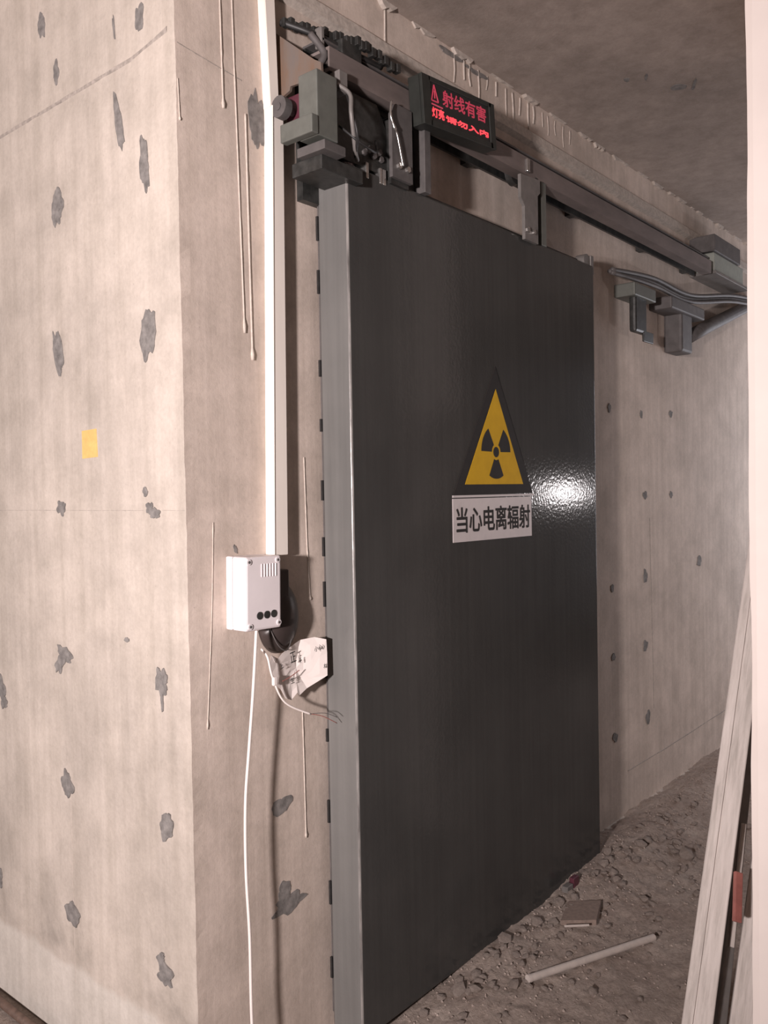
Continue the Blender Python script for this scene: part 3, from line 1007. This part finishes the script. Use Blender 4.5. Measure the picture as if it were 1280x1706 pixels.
def rock_mesh(seed, sub=1):
    bm = bmesh.new()
    bmesh.ops.create_icosphere(bm, subdivisions=sub, radius=1)
    q = random.Random(seed)
    for v in bm.verts:
        k = q.uniform(.72, 1.12)
        v.co = Vector((v.co.x * k, v.co.y * k, v.co.z * k * .75))
    bmesh.ops.recalc_face_normals(bm, faces=bm.faces[:])
    me = bpy.data.meshes.new('stone'); bm.to_mesh(me); bm.free()
    me.materials.append(MAT['stone'])
    return me


rocks = [rock_mesh(i) for i in range(9)]
q = random.Random(21)
cnt = 0
specials = [(2.74, 1.50, .026), (2.80, 1.47, .022), (2.235, 1.385, .022), (2.26, 1.345, .014), (2.10, 1.50, .026), (2.13, 1.46, .020), (2.20, 1.50, .022), (2.32, 1.51, .022),
            (2.40, 1.52, .026), (2.50, 1.51, .024), (2.58, 1.50, .028), (3.35, 1.45, .028), (3.45, 1.30, .04), (3.10, 1.50, .024), (3.2, 1.53, .02), (2.62, 1.46, .02), (2.84, 1.17, .012), (2.80, 1.20, .010), (2.33, 1.07, .013)]
pos = list(specials)
while len(pos) < 210:
    x = q.uniform(1.95, 4.0)
    y = 1.53 - abs(q.gauss(0, .17)) if q.random() < .75 else q.uniform(.8, 1.5)
    if y < .75: continue
    pos.append((x, y, q.uniform(.006, .019) * (1.25 if x > 3 else 1)))
for x, y, r_ in pos:
    o = bpy.data.objects.new('stone', q.choice(rocks))
    C.objects.link(o)
    o.parent = floor
    o.location = (x, y, floor_z(x, y) + r_ * .25)
    o.scale = (r_ * q.uniform(.8, 1.3), r_ * q.uniform(.8, 1.2), r_ * q.uniform(.6, 1.0))
    o.rotation_euler = (q.uniform(-.4, .4), q.uniform(-.4, .4), q.uniform(0, 6.28))
bm = bmesh.new()
for i in range(2600):
    x = q.uniform(1.9, 5.3)
    y = 1.60 - abs(q.gauss(0, .28)) if q.random() < .7 else q.uniform(.7, 1.6)
    if y < .65 or x < .9 * y: continue
    r_ = q.uniform(.0018, .006)
    cz = floor_z(x, y) + r_ * .3
    vs = [bm.verts.new((x + a * r_ * q.uniform(.6, 1.3), y + b * r_ * q.uniform(.6, 1.3), cz + c * r_ * q.uniform(.5, 1))) for a, b, c in ((1, 0, 0), (-1, 0, 0), (0, 1, 0), (0, -1, 0), (0, 0, 1), (0, 0, -1))]
    for f in ((0, 2, 4), (2, 1, 4), (1, 3, 4), (3, 0, 4), (2, 0, 5), (1, 2, 5), (3, 1, 5), (0, 3, 5)):
        bm.faces.new([vs[k] for k in f])
tag(link('gravel', bm, 'stone', floor), kind='stuff')

# ------------------------------------------------------------------ boards leaning behind the white pillar


def lean_bar(name, p0, p1, wdt, dep, mat, spin=0.0, bev=.003, groove=None, parent=None):
    """bar from p0 to p1; cross-section width wdt (roughly across the view) and depth dep"""
    p0, p1 = Vector(p0), Vector(p1)
    d = p1 - p0; L = d.length; d.normalize()
    side = Vector((-.64, .77, 0)); side = (side - d * side.dot(d)).normalized()
    nor = d.cross(side).normalized()
    if spin:
        rm = Matrix.Rotation(spin, 3, d); side = rm @ side; nor = rm @ nor
    bm = bmesh.new()
    if groove is None:
        box(bm, -wdt / 2, wdt / 2, -dep / 2, dep / 2, 0, L, bev=bev)
    else:
        g0 = -wdt / 2 + wdt * groove
        a_, b_, q_ = wdt / 2, dep / 2, .0022
        prism(bm, [(-a_, -b_ + q_), (-a_ + q_, -b_), (g0 - .002, -b_), (g0 - .002, -b_ + .007), (g0 + .002, -b_ + .007), (g0 + .002, -b_), (a_ - q_, -b_), (a_, -b_ + q_),
                   (a_, b_ - q_), (a_ - q_, b_), (g0 + .002, b_), (g0 + .002, b_ - .007), (g0 - .002, b_ - .007), (g0 - .002, b_), (-a_ + q_, b_), (-a_, b_ - q_)], 'z', 0, L)
    me = bpy.data.meshes.new(name)
    bmesh.ops.recalc_face_normals(bm, faces=bm.faces[:])
    bm.to_mesh(me); bm.free()
    me.materials.append(MAT[mat])
    o = bpy.data.objects.new(name, me)
    C.objects.link(o)
    m3 = Matrix((side, nor, d)).transposed()
    m4 = m3.to_4x4(); m4.translation = p0
    if parent:
        o.parent = parent
        m4.translation = p0 - Vector(WORLD[parent.name])
    o.matrix_local = m4
    return o


def along(a, b, z):
    t_ = (z - a[2]) / (b[2] - a[2])
    return tuple(a[i] + (b[i] - a[i]) * t_ for i in range(3))


def leaner(a, b):
    """extend the line a-b down to the floor and up to the wall return at x = 3.14"""
    lo = along(a, b, ZF + .02)
    t_ = (3.13 - a[0]) / (b[0] - a[0])
    hi = tuple(a[i] + (b[i] - a[i]) * t_ for i in range(3))
    return lo, hi


LE = {}
lo, hi = leaner((2.116, .774, .143), (2.506, .795, .802))
LE['main'] = (lo, hi)
lean_bar('timber_board', lo, hi, .072, .045, 'timber', spin=-.30, groove=.62)
tag(bpy.data.objects['timber_board'], 'long pale weathered timber leaning in front of the other bars at the white pillar', 'timber')
lo, hi = leaner((2.203, .747, .110), (2.56, .786, .66))
o = lean_bar('metal_channel', lo, hi, .030, .020, 'steel_light', spin=.4)
tag(o, 'narrow grey metal bar leaning just right of the long pale timber', 'metal bar')
lo, hi = leaner((2.20, .695, .10), (2.46, .712, .45))
o = lean_bar('wide_board', lo, hi, .060, .02, 'timber', spin=-.2)
tag(o, 'wide pale board leaning lowest, hard against the white pillar', 'board')
o = lean_bar('slim_batten', (2.30, .748, .27), (2.47, .766, .545), .012, .010, 'timber', spin=.2, bev=.001)
tag(o, 'slim pale batten end poking up between leaning bars', 'batten')
o = lean_bar('red_strip', (2.235, .712, .375), (2.305, .73, .475), .022, .012, 'red', spin=.3, bev=.002)
tag(o, 'short faded red plastic piece caught between the leaning bars', 'plastic piece')
